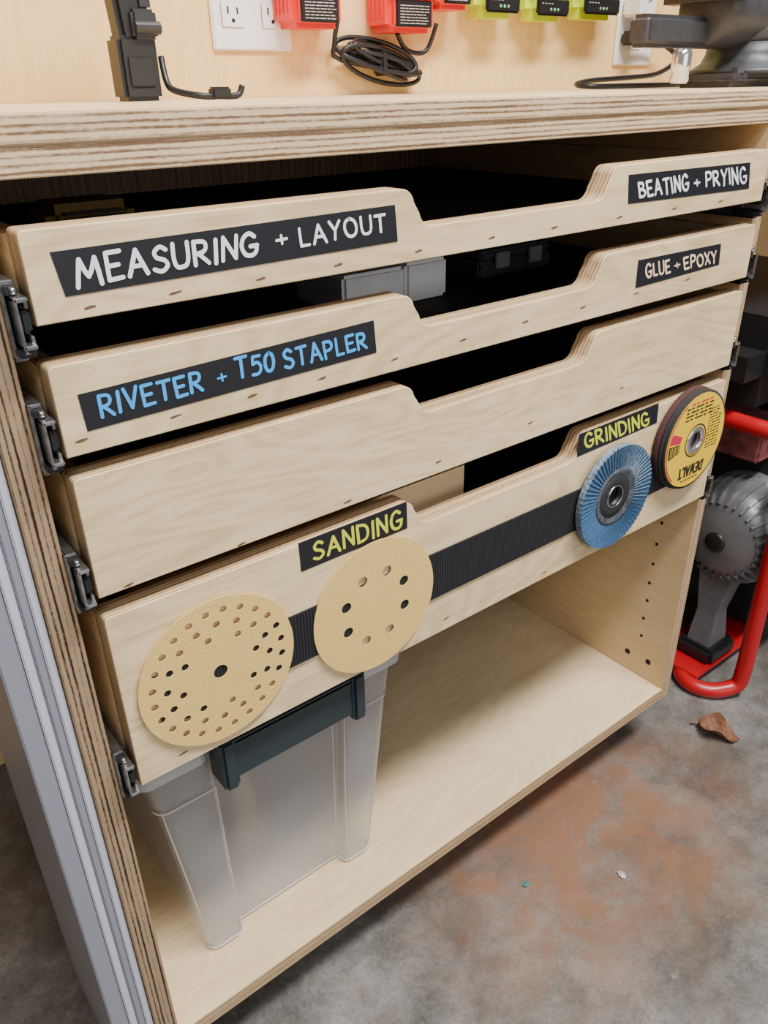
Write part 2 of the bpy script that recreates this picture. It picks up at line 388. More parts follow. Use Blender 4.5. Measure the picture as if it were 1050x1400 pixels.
for i, (z0, z1) in enumerate(DR):
    ys, ye = YF+TF, YF+TF+.50
    b = BM()
    box(b, DX0, DX0+.012, ys, ye, z0+.001, z1-.004); box(b, DX1-.012, DX1, ys, ye, z0+.001, z1-.004)
    box(b, DX0+.012, DX1-.012, ye-.012, ye, z0+.001, z1-.004)
    d = obj('drawer', b, PLY_SIDE, cab, origin=((DX0+DX1)/2, (ys+ye)/2, z0)); drawers.append(d)
    b = BM(); box(b, DX0+.012, DX1-.012, ys, ye-.012, z0+.001, z0+.007); obj('drawer_bottom', b, BLACK, d)
    b = BM(); plate(b, [notch(DX0, DX1, z0, z1)], YF, YF+TF, .0008)
    for (u, v) in NAILS[i]:
        p = onY(u, v, YF)
        f = b.faces.new([b.verts.new((p.x+.0040*math.cos(2*PI*k/12)*random.uniform(.75, 1.15), YF-.0002, p.z+.0008*math.sin(2*PI*k/12)*random.uniform(.7, 1.3)+.0004*math.cos(2*PI*k/12))) for k in range(12)]); f.material_index = 1
    obj('drawer_front', b, [PLY_FRONT, DARKWOOD], d)
    # runners
    for s, xc, xd in ((1, XL1, DX0), (-1, XR0, DX1)):
        zc_ = z0+(.003 if i == 0 else .012); x = lambda q: xc+s*q
        g = abs(xd-xc)
        b = BM()
        def bx(bb, q0, q1, *r, **k): box(bb, min(x(q0), x(q1)), max(x(q0), x(q1)), *r, **k)
        bx(b, .0002, .0018, -.004, .45, zc_-.0215, zc_+.0215, bev=.0004)
        bx(b, .0002, g*.58, -.004, .45, zc_+.0190, zc_+.0215, bev=.0007); bx(b, .0002, g*.58, -.004, .45, zc_-.0215, zc_-.0190, bev=.0007)
        bx(b, g*.46, g*.58, -.003, .45, zc_+.0140, zc_+.0212, bev=.0004); bx(b, g*.46, g*.58, -.003, .45, zc_-.0212, zc_-.0140, bev=.0004)
        obj('slide_rail', b, STEEL, cab)
        b = BM()
        bx(b, g*.24, g*.36, -.015, .45, zc_-.014, zc_+.014, bev=.0004)
        bx(b, g*.24, g*.80, -.015, .45, zc_+.0112, zc_+.0138, bev=.0006); bx(b, g*.24, g*.80, -.015, .45, zc_-.0138, zc_-.0112, bev=.0006)
        bx(b, g*.66, g*.80, -.012, .45, zc_+.0072, zc_+.0136, bev=.0004); bx(b, g*.66, g*.80, -.012, .45, zc_-.0136, zc_-.0072, bev=.0004)
        for k in range(4):
            lathe(b, (x(g*.30), -.008+.008*k, zc_+.0164), (s, 0, 0), [(0, 0), (.0022, .0), (.0022, .003), (0, .003)], 10)
            lathe(b, (x(g*.30), -.008+.008*k, zc_-.0164), (s, 0, 0), [(0, 0), (.0022, .0), (.0022, .003), (0, .003)], 10)
        obj('slide_carriage', b, STEEL, cab)
        b = BM(); bx(b, g*.86, g*.99, ys, .45, zc_-.010, zc_+.010); bx(b, g*.6, g*.99, ys, .45, zc_+.009, zc_+.0105); bx(b, g*.6, g*.99, ys, .45, zc_-.0105, zc_-.009)
        obj('slide_rail', b, STEEL, d)
        b = BM(); bx(b, g*.10, g*.80, -.010, .02, zc_-.0188, zc_-.0142, bev=.0006); bx(b, g*.40, g*.84, -.011, .030, zc_-.006, zc_+.006, bev=.0015)
        bx(b, g*.10, g*.60, -.008, .004, zc_+.0142, zc_+.0188, bev=.0006)
        obj('slide_bumper', b, PLASTIC, cab)
# labels
def label(d, corners, words, ink):
    b = BM(); y = YF-.0004
    q = [onY(u, v, y) for u, v in corners]
    top = [b.verts.new(p) for p in q]; back = [b.verts.new(p+Vector((0, .0003, 0))) for p in q]
    b.faces.new(top)
    for k in range(4): b.faces.new([top[k], top[(k+1) % 4], back[(k+1) % 4], back[k]])
    for t, b0, b1, t1, t0 in words:
        word(b, t, *[onY(*w, y-.0003) for w in (b0, b1, t1, t0)])
    obj('label_tape', b, [TAPE, ink], d, recalc=False)
label(drawers[0], [(68, 345), (540, 280), (544, 330), (90, 406)],
      [('MEASURING', (107, 392), (353, 348), (351, 318), (101, 354)), ('+', (379, 336), (393, 333), (391, 319), (377, 322)), ('LAYOUT', (412, 336), (528, 316), (525, 294), (409, 311))], INK_W)
label(drawers[0], [(860, 239), (1026, 222), (1024, 258), (859, 279)],
      [('BEATING', (875, 269), (942, 260), (940, 240), (873, 249)), ('+', (950, 255), (957, 254), (956, 245), (949, 246)), ('PRYING', (966, 255), (1021, 249), (1019, 227), (965, 236))], INK_W)
label(drawers[1], [(106, 540), (511, 438), (515, 482), (120, 590)],
      [('RIVETER', (140, 569), (277, 534), (273, 510), (135, 541)), ('+', (299, 523), (310, 520), (308, 509), (297, 512)), ('T50', (325, 518), (375, 506), (372, 481), (321, 492)), ('STAPLER', (391, 505), (501, 475), (498, 454), (387, 481))], INK_B)
label(drawers[1], [(873, 356), (986, 333), (983, 362), (869, 394)],
      [('GLUE', (884, 380), (916, 372), (915, 355), (883, 363)), ('+', (923, 367), (930, 365), (929, 358), (922, 360)), ('EPOXY', (936, 368), (980, 358), (979, 343), (935, 352))], INK_P)
label(drawers[3], [(408, 743), (556, 686), (557, 722), (412, 782)],
      [('SANDING', (430, 766), (550, 719), (548, 697), (428, 743))], INK_Y)
label(drawers[3], [(792, 594), (901, 551), (898, 578), (789, 625)],
      [('GRINDING', (801, 613), (888, 580), (886, 564), (799, 595))], INK_Y)
# hook tape strip
p0 = onY(590, 752, YF); p1 = onY(590, 820, YF); p2 = onY(812, 663, YF); p3 = onY(795, 718, YF)
zt_ = (p0.z+p2.z)/2; zb_ = (p1.z+p3.z)/2
VY = YF-.0022
b = BM(); box(b, .133, .80, VY, YF-.0002, zb_, zt_, bev=.0004); obj('hook_strip', b, VELCRO, drawers[3])
# ---------------------------------------------------------------- worktop
b = BM(); zmid = ZTU+(ZT-ZTU)*.5
box(b, -.5, 2.2, -.001, WY-.001, zmid+.0003, ZT, bev=.0010); box(b, -.5, 2.2, 0, WY-.001, ZTU+.0003, zmid-.0003, bev=.0008); box(b, -.499, 2.199, .002, WY-.002, zmid-.001, zmid+.001)  # left run out of view is lengthened to shade the floor there
w = obj('worktop', b, PLY_TOP); tag(w, 'thick layered plywood worktop above the drawers', 'worktop')
# ---------------------------------------------------------------- discs on the hook strip
SY0, SY1 = VY-.0012, VY-.0003
def sanding(c, holes, R, label_, hr, centre=None):
    b = BM(); cs = [circ(c.x, c.z, R, 96)]
    for (r, a) in holes: cs.append(circ(c.x+r*math.cos(a), c.z+r*math.sin(a), hr, 16))
    if centre: cs.append(circ(c.x, c.z, centre, 24))
    plate(b, cs, SY0, SY1)
    o = obj('sanding_disc', b, GRIT); tag(o, label_, 'sanding disc', 'sanding discs on the hook strip')
h = []
for k in range(8): h.append((.0310, 2*PI*k/8+.2))
for k in range(16): h.append((.0415, 2*PI*k/16+.35))
for k in range(24): h.append((.0525, 2*PI*k/24+.1))
sanding(onY(302, 918, SY0), h, .0628, 'round gold sanding disc pierced by many small holes around a central hole', .0028, .0056)
sanding(onY(515, 829, SY0), [(.0325, 2*PI*k/8+.42) for k in range(8)], .0628, 'round gold sanding disc with a single ring of eight holes', .0048)
# flap disc
c = onY(846, 681, VY-.012)
fd = thing('flap_disc', 'blue flap disc stuck to the hook strip under the GRINDING label', 'flap disc', (c.x, VY-.0003, c.z))
DARKG = mat('dark_hub', (.025, .026, .032), .5)
b = BM(); lathe(b, (c.x, VY-.0003, c.z), (0, -1, 0), [(.011, 0), (.054, 0), (.054, .003), (.034, .004), (.030, .006), (.011, .006), (.011, 0)], 48); obj('backing_plate', b, PLASTIC, fd)
BLUE = mat('blue_abrasive', (.024, .082, .19), .85, nscale=500, col2=(.055, .14, .27), bump=.6, bscale=900)
FAB = mat('worn_blue_edge', (.22, .30, .40), .9, noise=.6, nscale=300)
b = BM(); n = 66
for k in range(n):
    a0 = 2*PI*k/n; a1 = a0+2*PI/n*2.1
    def pt(r, a, y): return b.verts.new((c.x+r*math.cos(a), VY-y, c.z+r*math.sin(a)))
    q = [pt(.0305, a0, .0060), pt(.0575, a0, .0082), pt(.0575, a1, .0106), pt(.0305, a1, .0086)]
    qb = [pt(.0305, a0, .0055), pt(.0575, a0, .0032), pt(.0575, a1, .0032), pt(.0305, a1, .0055)]
    b.faces.new(q); b.faces.new(qb)
    for j in range(4): 
        f = b.faces.new([q[j], q[(j+1) % 4], qb[(j+1) % 4], qb[j]]); f.material_index = 1 if j in (1, 2) else 0
obj('flaps', b, [BLUE, FAB], fd)
b = BM(); lathe(b, (c.x, VY-.006, c.z), (0, -1, 0), [(.0325, 0), (.0325, .0026), (.029, .0030), (.025, .0010), (.020, .0010), (.020, 0)], 48); obj('glue_ring', b, mat('grey_glue', (.10, .115, .14), .6, noise=.6, nscale=200), fd)
b = BM(); lathe(b, (c.x, VY-.006, c.z), (0, -1, 0), [(.0245, 0), (.024, .0012), (.0145, .0016), (.0112, .0), (.0245, 0)], 36); obj('hub', b, DARKG, fd)
b = BM(); lathe(b, (c.x, VY-.0072, c.z), (0, -1, 0), [(.0130, 0), (.0125, .0010), (.0115, .0010), (.0110, .0), (.0130, 0)], 36); obj('arbor_ring', b, STEEL, fd)
# cutting wheels
RED_E = mat('maroon_abrasive', (.085, .03, .032), .9, noise=.4, nscale=500)
GRY_E = mat('charcoal_abrasive', (.030, .027, .028), .9, noise=.4, nscale=500, bump=.5)
YEL = mat('yellow_print', (.90, .58, .02), .55)
INKK = mat('black_print', (.02, .02, .02), .6); INKR = mat('red_print', (.60, .02, .07), .6); PURP = mat('plum_print', (.16, .08, .11), .7)
cy = onY(951, 602, VY-.012)
offs = [(-.0050, .0030, RED_E, 'maroon grinding wheel rearmost in the stack behind the yellow wheel', .0048), (-.0030, .0, GRY_E, 'charcoal grinding wheel in the middle of the stack behind the yellow wheel', .0036)]
yy = VY-.0003
for dx, dz, mm_, lb, th in offs:
    b = BM(); lathe(b, (cy.x+dx, yy, cy.z+dz), (0, -1, 0), [(.011, 0), (.0573, 0), (.0575, .0006), (.0575, th-.0006), (.0573, th), (.040, th), (.011, th), (.011, 0)], 64, mis=[0, 0, 0, 0, 0, 1, 0])
    o = obj('grinding_wheel', b, [mm_, PURP]); tag(o, lb, 'grinding wheel', 'grinding wheels stacked at the right end'); yy -= th+.0001
cw = thing('cutting_wheel', 'yellow printed cutting wheel with silver centre ring at the right end of the bottom drawer', 'cutting wheel', (cy.x, yy, cy.z))
b = BM(); th = .0025
lathe(b, (cy.x, yy, cy.z), (0, -1, 0), [(.011, 0), (.0573, 0), (.0575, .0005), (.0575, th-.0005), (.0573, th), (.011, th), (.011, 0)], 72); obj('wheel', b, GRY_E, cw)
b = BM(); yp = yy-th-.0003
plate(b, [circ(cy.x, cy.z, .0548, 72), circ(cy.x, cy.z, .0125, 40)], yp, yp+.0002, mi=0)
def P2(r, deg, l=0): a = math.radians(deg); return Vector((cy.x+r*math.cos(a), yp-.0003-l, cy.z+r*math.sin(a)))
def sector(r0, r1, a0, a1, mi, n=14, l=0):
    for k in range(n):
        p = a0+(a1-a0)*k/n; q = a0+(a1-a0)*(k+1)/n
        b.faces.new([b.verts.new(x) for x in (P2(r0, p, l), P2(r0, q, l), P2(r1, q, l), P2(r1, p, l))]).material_index = mi
sector(.030, .050, 158, 172, 2); sector(.030, .050, 175, 193, 1, 10); sector(.0520, .0538, 120, 230, 2, 30); sector(.018, .0195, 0, 360, 1, 40)
for k in range(6): ribbon(b, [P2(.032+.003*k, 177, .0001), P2(.032+.003*k, 191, .0001)], .00045, (0, -1, 0), 0)
for k in range(14):
    z_t = .032-.0036*k
    for q_ in range(4):
        xa = .0215+.0062*q_
        if (xa+.005)**2+z_t**2 > .051**2: continue
        ribbon(b, [Vector((cy.x+xa, yp-.0003, cy.z+z_t)), Vector((cy.x+xa+.0046-.001*((k+q_) % 3), yp-.0003, cy.z+z_t))], .0006, (0, -1, 0), 1)
for k in range(5):
    for q_ in range(6):
        xa = -.026+.0085*q_; z_t = .0455-.0042*k
        if xa*xa+z_t*z_t > .050**2: continue
        ribbon(b, [Vector((cy.x+xa, yp-.0003, cy.z+z_t)), Vector((cy.x+xa+.0062-.0015*((k+q_) % 3), yp-.0003, cy.z+z_t))], .0009, (0, -1, 0), 1 if k else 2)
cc = Vector((cy.x, yp-.0003, cy.z))
def off(x, z): return cc+Vector((x, 0, z))
word(b, 'DEWALT', off(.024, -.030), off(-.024, -.030), off(-.022, -.0415), off(.022, -.0415), 1, .12, jit=0, gap=.34)
for q_ in range(5): ribbon(b, [off(-.016+.0068*q_, -.0465), off(-.0115+.0068*q_, -.0465)], .0006, (0, -1, 0), 1)
obj('printed_label', b, [YEL, INKK, INKR], cw, recalc=False)
b = BM(); lathe(b, (cy.x, yy-th, cy.z), (0, -1, 0), [(.0165, 0), (.0155, .0012), (.0105, .0014), (.0105, -.003), (.0165, 0)], 36); obj('arbor_ring', b, CHROME, cw)
# ---------------------------------------------------------------- clear bin
bn = thing('storage_bin', 'clear plastic storage bin with slate latch standing in the open bay', 'storage bin', (.255, .22, ZBI+.0005))
def ring(t):
    L = lambda a, c_: a+(c_-a)*t
    xl, xr, yf, yb, pw, rec = L(.156, .122), L(.358, .376), L(.050, .028), L(.40, .43), L(.036, .058), L(.014, .018)
    r = .011
    def arc(cx, cyy, a0, a1, n=4): return [(cx+r*math.cos(math.radians(a0+(a1-a0)*k/n)), cyy+r*math.sin(math.radians(a0+(a1-a0)*k/n))) for k in range(n+1)]
    return (arc(xl+r, yf+r, 180, 270)+[(xl+pw-.005, yf), (xl+pw-.001, yf+.002), (xl+pw+.001, yf+.006), (xl+pw+.003, yf+rec), (xr-pw-.003, yf+rec), (xr-pw-.001, yf+.006), (xr-pw+.001, yf+.002), (xr-pw+.005, yf)]
            + arc(xr-r, yf+r, 270, 360)+arc(xr-r, yb-r, 0, 90)+arc(xl+r, yb-r, 90, 180))
NR = len(ring(0))
z0, z1 = ZBI+.0012, .398
b = BM(); ts = [0, .012, .04, .5, .80, .815, .83, 1]; tt = [-.10, 0.0, .05, .5, .80, .84, .92, 1.05]; rs = []
for t, tv in zip(ts, tt):
    rs.append([b.verts.new((x, y, z0+(z1-z0)*t)) for x, y in ring(tv)])
for i in range(len(rs)-1):
    for k in range(NR): b.faces.new([rs[i][k], rs[i][(k+1) % NR], rs[i+1][(k+1) % NR], rs[i+1][k]]).smooth = True
b.faces.new(rs[0])
obj('tub', b, CLEAR, bn)
b = BM()
def rp_(k, tv, t): x, y = ring(tv)[k]; return (x, y, z0+(z1-z0)*t)
for k in (2, 6, 8, 9, 11, 15):
    tube(b, [rp_(k, 0.02, .02), rp_(k, .5, .5), rp_(k, .80, .80)], .0009, 6)
tube(b, [rp_(k, 0.02, .012) for k in range(18)], .0011, 6, smooth=0)
tube(b, [rp_(k, .86, .80) for k in range(0, 9)], .0009, 6, smooth=0); tube(b, [rp_(k, .86, .80) for k in range(9, 18)], .0009, 6, smooth=0)
obj('edge_rib', b, CLEAR_E, bn)
b = BM(); pts = ring(1.05)
cx_ = .249; cy_ = .23
prof = [(0, z1-.014), (.006, z1-.014), (.007, z1), (.0, z1+.003)]
rr = []
for q, z in prof:
    rr.append([b.verts.new((x+(q if x > cx_ else -q), y+(q if y > cy_ else -q), z)) for x, y in pts])
for i in range(3):
    for k in range(NR): b.faces.new([rr[i][k], rr[i][(k+1) % NR], rr[i+1][(k+1) % NR], rr[i+1][k]])
obj('rim', b, CLEAR_E, bn)
b = BM()
box(b, .181, .320, .004, .0115, .366, .410, bev=.003); box(b, .181, .320, .004, .034, .402, .412, bev=.003)
box(b, .178, .192, .0, .030, .360, .413, bev=.003); box(b, .309, .323, .0, .030, .360, .413, bev=.003)
obj('latch', b, SLATE, bn)
# ---------------------------------------------------------------- things in the drawers
zf = DR[1][0]+.0075
t = thing('plastic_case', 'pale grey flat plastic case lying in the second drawer', 'case', (.46, .16, zf))
b = BM(); box(b, .400, .470, .12, .20, zf, zf+.034, bev=.003); obj('compartment', b, mat('pale_grey_plastic', (.88, .88, .90), .35, noise=.1), t)
b = BM(); box(b, .471, .522, .12, .20, zf, zf+.036, bev=.003); box(b, .475, .518, .125, .195, zf+.036, zf+.038, bev=.0005); obj('compartment', b, mat('pale_grey_plastic_lid', (.95, .95, .97), .3), t)
t = thing('plastic_case', 'small black latched case at the back of the second drawer', 'case', (.65, .2, zf))
b = BM(); box(b, .593, .705, .15, .23, zf, zf+.016, bev=.003); box(b, .595, .703, .15, .23, zf+.017, zf+.027, bev=.003); obj('shell', b, mat('glossy_black', (.09, .09, .10), .2), t)
for xx in (.615, .665):
    b = BM(); box(b, xx, xx+.02, .146, .150, zf+.008, zf+.024, bev=.001); obj('clasp', b, mat('smoke_plastic', (.4, .4, .42), .2), t)
b = BM(); tube(b, [(.70+.03*math.cos(a), .30+.03*math.sin(a), zf+.028+.012*math.sin(a)) for a in [2*PI*k/10 for k in range(10)]], .0025, 8, closed=True)
tag(obj('cord_loop', b, PLASTIC), 'black cord loop lying deep in the second drawer', 'cord')
zf1 = DR[0][0]+.0075
t = thing('tape_measure', 'yellow and black tape measure lying in the top drawer', 'tape measure', (.22, .18, zf1))
b = BM(); box(b, .185, .255, .19, .25, zf1, zf1+.028, bev=.008); obj('body', b, mat('yellow_case', (.28, .17, .010), .4), t)
b = BM(); box(b, .195, .245, .187, .253, zf1+.004, zf1+.022, bev=.003); obj('grip', b, PLASTIC, t)
zf4 = DR[3][0]+.0075
PLY_BOX = ply('birch_ply_box', 1, 0, tint=(.90, .70, .44), dark=(.80, .59, .34), figure=.4)
bxr = onY(634, 660, .030).x; zbx = zf4+.130
b = BM(); box(b, .14, bxr, .03, .040, zf4, zbx); box(b, bxr-.010, bxr, .0401, .40, zf4, zbx); box(b, .14, .150, .0401, .40, zf4, zbx); box(b, .1501, bxr-.0101, .39, .40, zf4, zbx)
tag(obj('plywood_box', b, PLY_BOX), 'open plywood box standing inside the bottom drawer', 'box')
gp = onY(745, 605, .12)
t = thing('angle_grinder', 'dark angle grinder lying inside the bottom drawer', 'grinder', (gp.x, .16, zf4))
GRB = mat('grinder_body', (.05, .05, .055), .3)
b = BM(); lathe(b, (.53, .20, zf4+.088), (1, -.45, 0), [(0, 0), (.022, .002), (.026, .02), (.024, .07), (.030, .10), (.030, .16), (.026, .175), (0, .176)], 28); box(b, .52, .72, .11, .25, zf4, zf4+.060, bev=.006); obj('body', b, GRB, t)
b = BM(); gx_ = .53+.178*.912; gy_ = .20-.178*.41
lathe(b, (gx_, gy_, zf4+.088), (1, -.45, 0), [(.026, -.002), (.027, .01), (.022, .03), (.010, .04), (0, .041)], 24); cyl(b, (gx_+.018, gy_-.008, zf4+.050), (gx_+.018, gy_-.008, zf4+.100), .020, 20); obj('gear_head', b, ALU, t)
# ---------------------------------------------------------------- metal strips standing left of the cabinet
t = thing('metal_panel_stack', 'pale and dark grey metal strips standing upright against the left side of the cabinet', 'metal panel', (.05, .06, 0))
xs = [(.0725, .0780), (.0665, .0722), (.0600, .0662), (.0460, .0596)]
for k, (a, c2) in enumerate(xs):
    b = BM(); box(b, a, c2, .003+.001*k, .16+.01*k, 0, .70, bev=.0010)
    obj('metal_strip', b, SHEETL if k in (0, 2) else SHEET, t)
# ---------------------------------------------------------------- generator
gn = thing('portable_generator', 'portable generator in a red tubular frame beside the cabinet on the floor', 'generator', (1.25, .2, 0))
r = .0125
def fl(u, v): p = onZ(u, v, r); return p
A = fl(1010, 942)
loop = [fl(u, v) for u, v in [(975, 944), (945, 936), (930, 918), (936, 895), (966, 872), (1010, 852), (1048, 838)]]
b = BM()
tube(b, [A+Vector((0, 0, .46)), A+Vector((0, 0, .30)), A+Vector((0, 0, .12)), A+Vector((0, 0, .035))] + [A+Vector((-.006, .004, .008))] + loop + [loop[-1]+Vector((.2, .0, 0))], r, 14)
tp = [onX(985, 569, 1.02), onX(1050, 584, 1.02)]
z_ = tp[0].z
tube(b, [(1.02, .48, z_-.2), (1.02, .47, z_-.04), (1.02, .44, z_), (1.02, .3, z_), (1.02, .1, z_), (1.02, A.y+.03, z_), (1.05, A.y-.005, z_), (1.12, A.y-.01, z_), (1.5, A.y-.01, z_)], r, 14)
tube(b, [(1.02, .48, z_-.2), (1.02, .48, .1), (1.02, .47, .03), (1.05, .45, r), (1.3, .45, r)], r, 14)
tube(b, [(1.5, A.y-.01, z_), (1.52, A.y-.01, .2), (1.5, A.y, r), (1.3, A.y+.03, r), loop[-1]+Vector((.2, 0, 0))], r, 12)
# flat red mounting plate across the base tubes
box(b, 1.00, 1.20, .03, .12, .020, .027, bev=.001)
obj('frame', b, RED, gn)
ay, az = .062, .252
b = BM()
dome = [(0, -.012), (.020, -.011), (.040, -.007), (.058, .001), (.071, .012), (.078, .026), (.082, .042), (.083, .060)]
lathe(b, (1.045, ay, az), (1, 0, 0), dome+[(.083, .075), (.087, .076), (.088, .080), (.088, .094), (.085, .097), (.085, .20), (0, .20)], 64)
for k in range(30):
    a = 2*PI*k/30; Rm = Matrix.Rotation(a, 3, 'X'); nr = []
    src_ = dome[3:]+[(.083, .074)]
    for (rad, hh) in src_:
        nr.append([Rm @ Vector((hh-.0040, sx_, rad+.0025)) for sx_ in (-.0018, .0018)])
    vv = [[b.verts.new(p_+Vector((1.045, ay, az))) for p_ in row] for row in nr]
    lo_ = [[b.verts.new(Rm @ Vector((hh+.003, sx_*1.3, rad-.002))+Vector((1.045, ay, az))) for sx_ in (-.0018, .0018)] for (rad, hh) in src_]
    for i_ in range(len(vv)-1):
        b.faces.new([vv[i_][0], vv[i_][1], vv[i_+1][1], vv[i_+1][0]])
        b.faces.new([vv[i_][0], vv[i_+1][0], lo_[i_+1][0], lo_[i_][0]]); b.faces.new([vv[i_][1], vv[i_+1][1], lo_[i_+1][1], lo_[i_][1]])
for k in range(3):
    a = PI/6+2*PI/3*k; lathe(b, (1.065, ay+.080*math.cos(a), az+.080*math.sin(a)), (1, 0, 0), [(0, -.004), (.009, -.002), (.010, .002), (.010, .07), (0, .07)], 16)
vsb = [(1.055, ay-.028, az-.060), (1.100, ay-.028, az-.060), (1.100, ay+.028, az-.060), (1.055, ay+.028, az-.060)]
vm = [(1.052, ay-.016, .115), (1.085, ay-.016, .115), (1.085, ay+.016, .115), (1.052, ay+.016, .115)]
vl = [(1.045, ay-.020, .055), (1.095, ay-.020, .055), (1.095, ay+.020, .055), (1.045, ay+.020, .055)]
R3 = [[b.verts.new(p_) for p_ in row] for row in (vsb, vm, vl)]
for i_ in range(2):
    for k in range(4): b.faces.new([R3[i_][k], R3[i_][(k+1) % 4], R3[i_+1][(k+1) % 4], R3[i_+1][k]])
b.faces.new(R3[2])
obj('motor_housing', b, ALU, gn)
b = BM(); lathe(b, (1.0345, ay, az), (-1, 0, 0), [(.016, 0), (.016, .003), (.010, .005), (0, .005)], 24)
obj('centre_cap', b, PLASTIC, gn)
b = BM(); box(b, 1.13, 1.46, -.005, .44, .05, .47, bev=.03); obj('engine_block', b, mat('engine_dark', (.014, .014, .016), .5), gn)  # enlarged dark block, also blackens the background behind the frame
b = BM(); box(b, .985, 1.46, .0, .44, .475, .60, bev=.045, seg=4); obj('fuel_tank', b, PLASTIC, gn)
b = BM(); box(b, 1.085, 1.129, .05, .16, .37, .44, bev=.004); obj('control_panel', b, mat('faded_pink_sticker', (.40, .12, .13), .5, noise=.6, nscale=60), gn)
b = BM(); box(b, 1.05, 1.12, .28, .44, .05, .46, bev=.02); obj('dark_filler', b, mat('filler_black', (.01, .01, .01), .6), gn)  # added black block standing in for the darkness behind the motor housing
b = BM(); box(b, 1.035, 1.110, .030, .095, .028, .0545, bev=.006); obj('rubber_mount', b, PLASTIC, gn)
# ---------------------------------------------------------------- leaf and scraps on the floor
lp = onZ(981, 1005, 0)
b = BM(); n = 12; rows = []
ax = Vector((.35, -.94, 0)).normalized(); sd = Vector((.94, .35, 0))
for i in range(n+1):
    t_ = i/n; wd = .021*math.sin(PI*min(1, t_*1.02))**.6*(1+.25*math.sin(7*t_)); row = []
    for j in range(-3, 4):
        s_ = j/3; row.append(b.verts.new(lp+ax*(t_-.5)*.060+sd*s_*wd+Vector((0, 0, .004+.020*s_*s_*(.6+.4*math.sin(5*t_))+.003*math.sin(9*t_+j)))))
    rows.append(row)
for i in range(n):
    for j in range(6):
        f = b.faces.new([rows[i][j], rows[i][j+1], rows[i+1][j+1], rows[i+1][j]]); f.smooth = True
tube(b, [lp+ax*-.027+Vector((0, 0, .006)), lp+ax*-.035+Vector((.004, 0, .004)), lp+ax*-.042+Vector((.002, 0, .003))], .0012, 6)
o = obj('dry_leaf', b, mat('brown_leaf', (.24, .10, .05), .7, noise=.5, nscale=150, bump=.8)); tag(o, 'curled brown dry leaf on the concrete floor', 'leaf')
def scrap(u, v, M, lab, s):
    p = onZ(u, v, 0); b = BM()
    pts = [b.verts.new(p+Vector((s*math.cos(a)*random.uniform(.5, 1.2), s*math.sin(a)*random.uniform(.5, 1.2), random.uniform(.0005, .003)))) for a in [2*PI*k/7 for k in range(7)]]
    c_ = b.verts.new(p+Vector((0, 0, .004)))
    for k in range(7): b.faces.new([pts[k], pts[(k+1) % 7], c_])
    b.faces.new(pts[::-1])
    tag(obj('scrap', b, M), lab, 'scrap')
scrap(850, 1197, mat('foil', (.42, .42, .48), .35), 'tiny pale crumpled scrap on the floor right of the stain', .006)
scrap(720, 1210, mat('teal_bit', (.05, .22, .20), .5), 'tiny teal scrap on the floor left of the stain', .005)
# ---------------------------------------------------------------- wall sockets
def plate_at(u0, u1, vb, h, name, lab, gangs):
    a = onY((u0), vb, WY); c_ = onY((u1), vb, WY); x0, x1 = a.x, c_.x; zb = (a.z+c_.z)/2
    t = thing(name, lab, 'outlet', ((x0+x1)/2, WY, zb))
    b = BM(); box(b, x0, x1, WY-.006, WY-.0003, zb, zb+h, bev=.002); obj('cover_plate', b, WHITEP, t)
    for g in range(gangs):
        cx2 = x0+(x1-x0)*(g+.5)/gangs; czz = zb+h/2
        for dz in (-.0195, .0195):
            b = BM(); box(b, cx2-.016, cx2+.016, WY-.008, WY-.0062, czz+dz-.0135, czz+dz+.0135, 0, bev=.003)
            for dx, hh in ((-.0065, .004), (.0065, .0035)):
                box(b, cx2+dx-.001, cx2+dx+.001, WY-.0084, WY-.0078, czz+dz+.001-.0, czz+dz+.001+hh*2, 1)
            lathe(b, (cx2, WY-.0083, czz+dz-.006), (0, 1, 0), [(0, 0), (.0024, 0)], 12, 1)
            obj('socket', b, [WHITEP, HOLE], t)
    return t
plate_at(291, 397, 70, .116, 'wall_outlet', 'white double wall outlet with open sockets at the left of the wall', 2)
plate_at(836, 884, 90, .116, 'wall_outlet', 'white wall outlet with plugs in it behind the vise', 1)
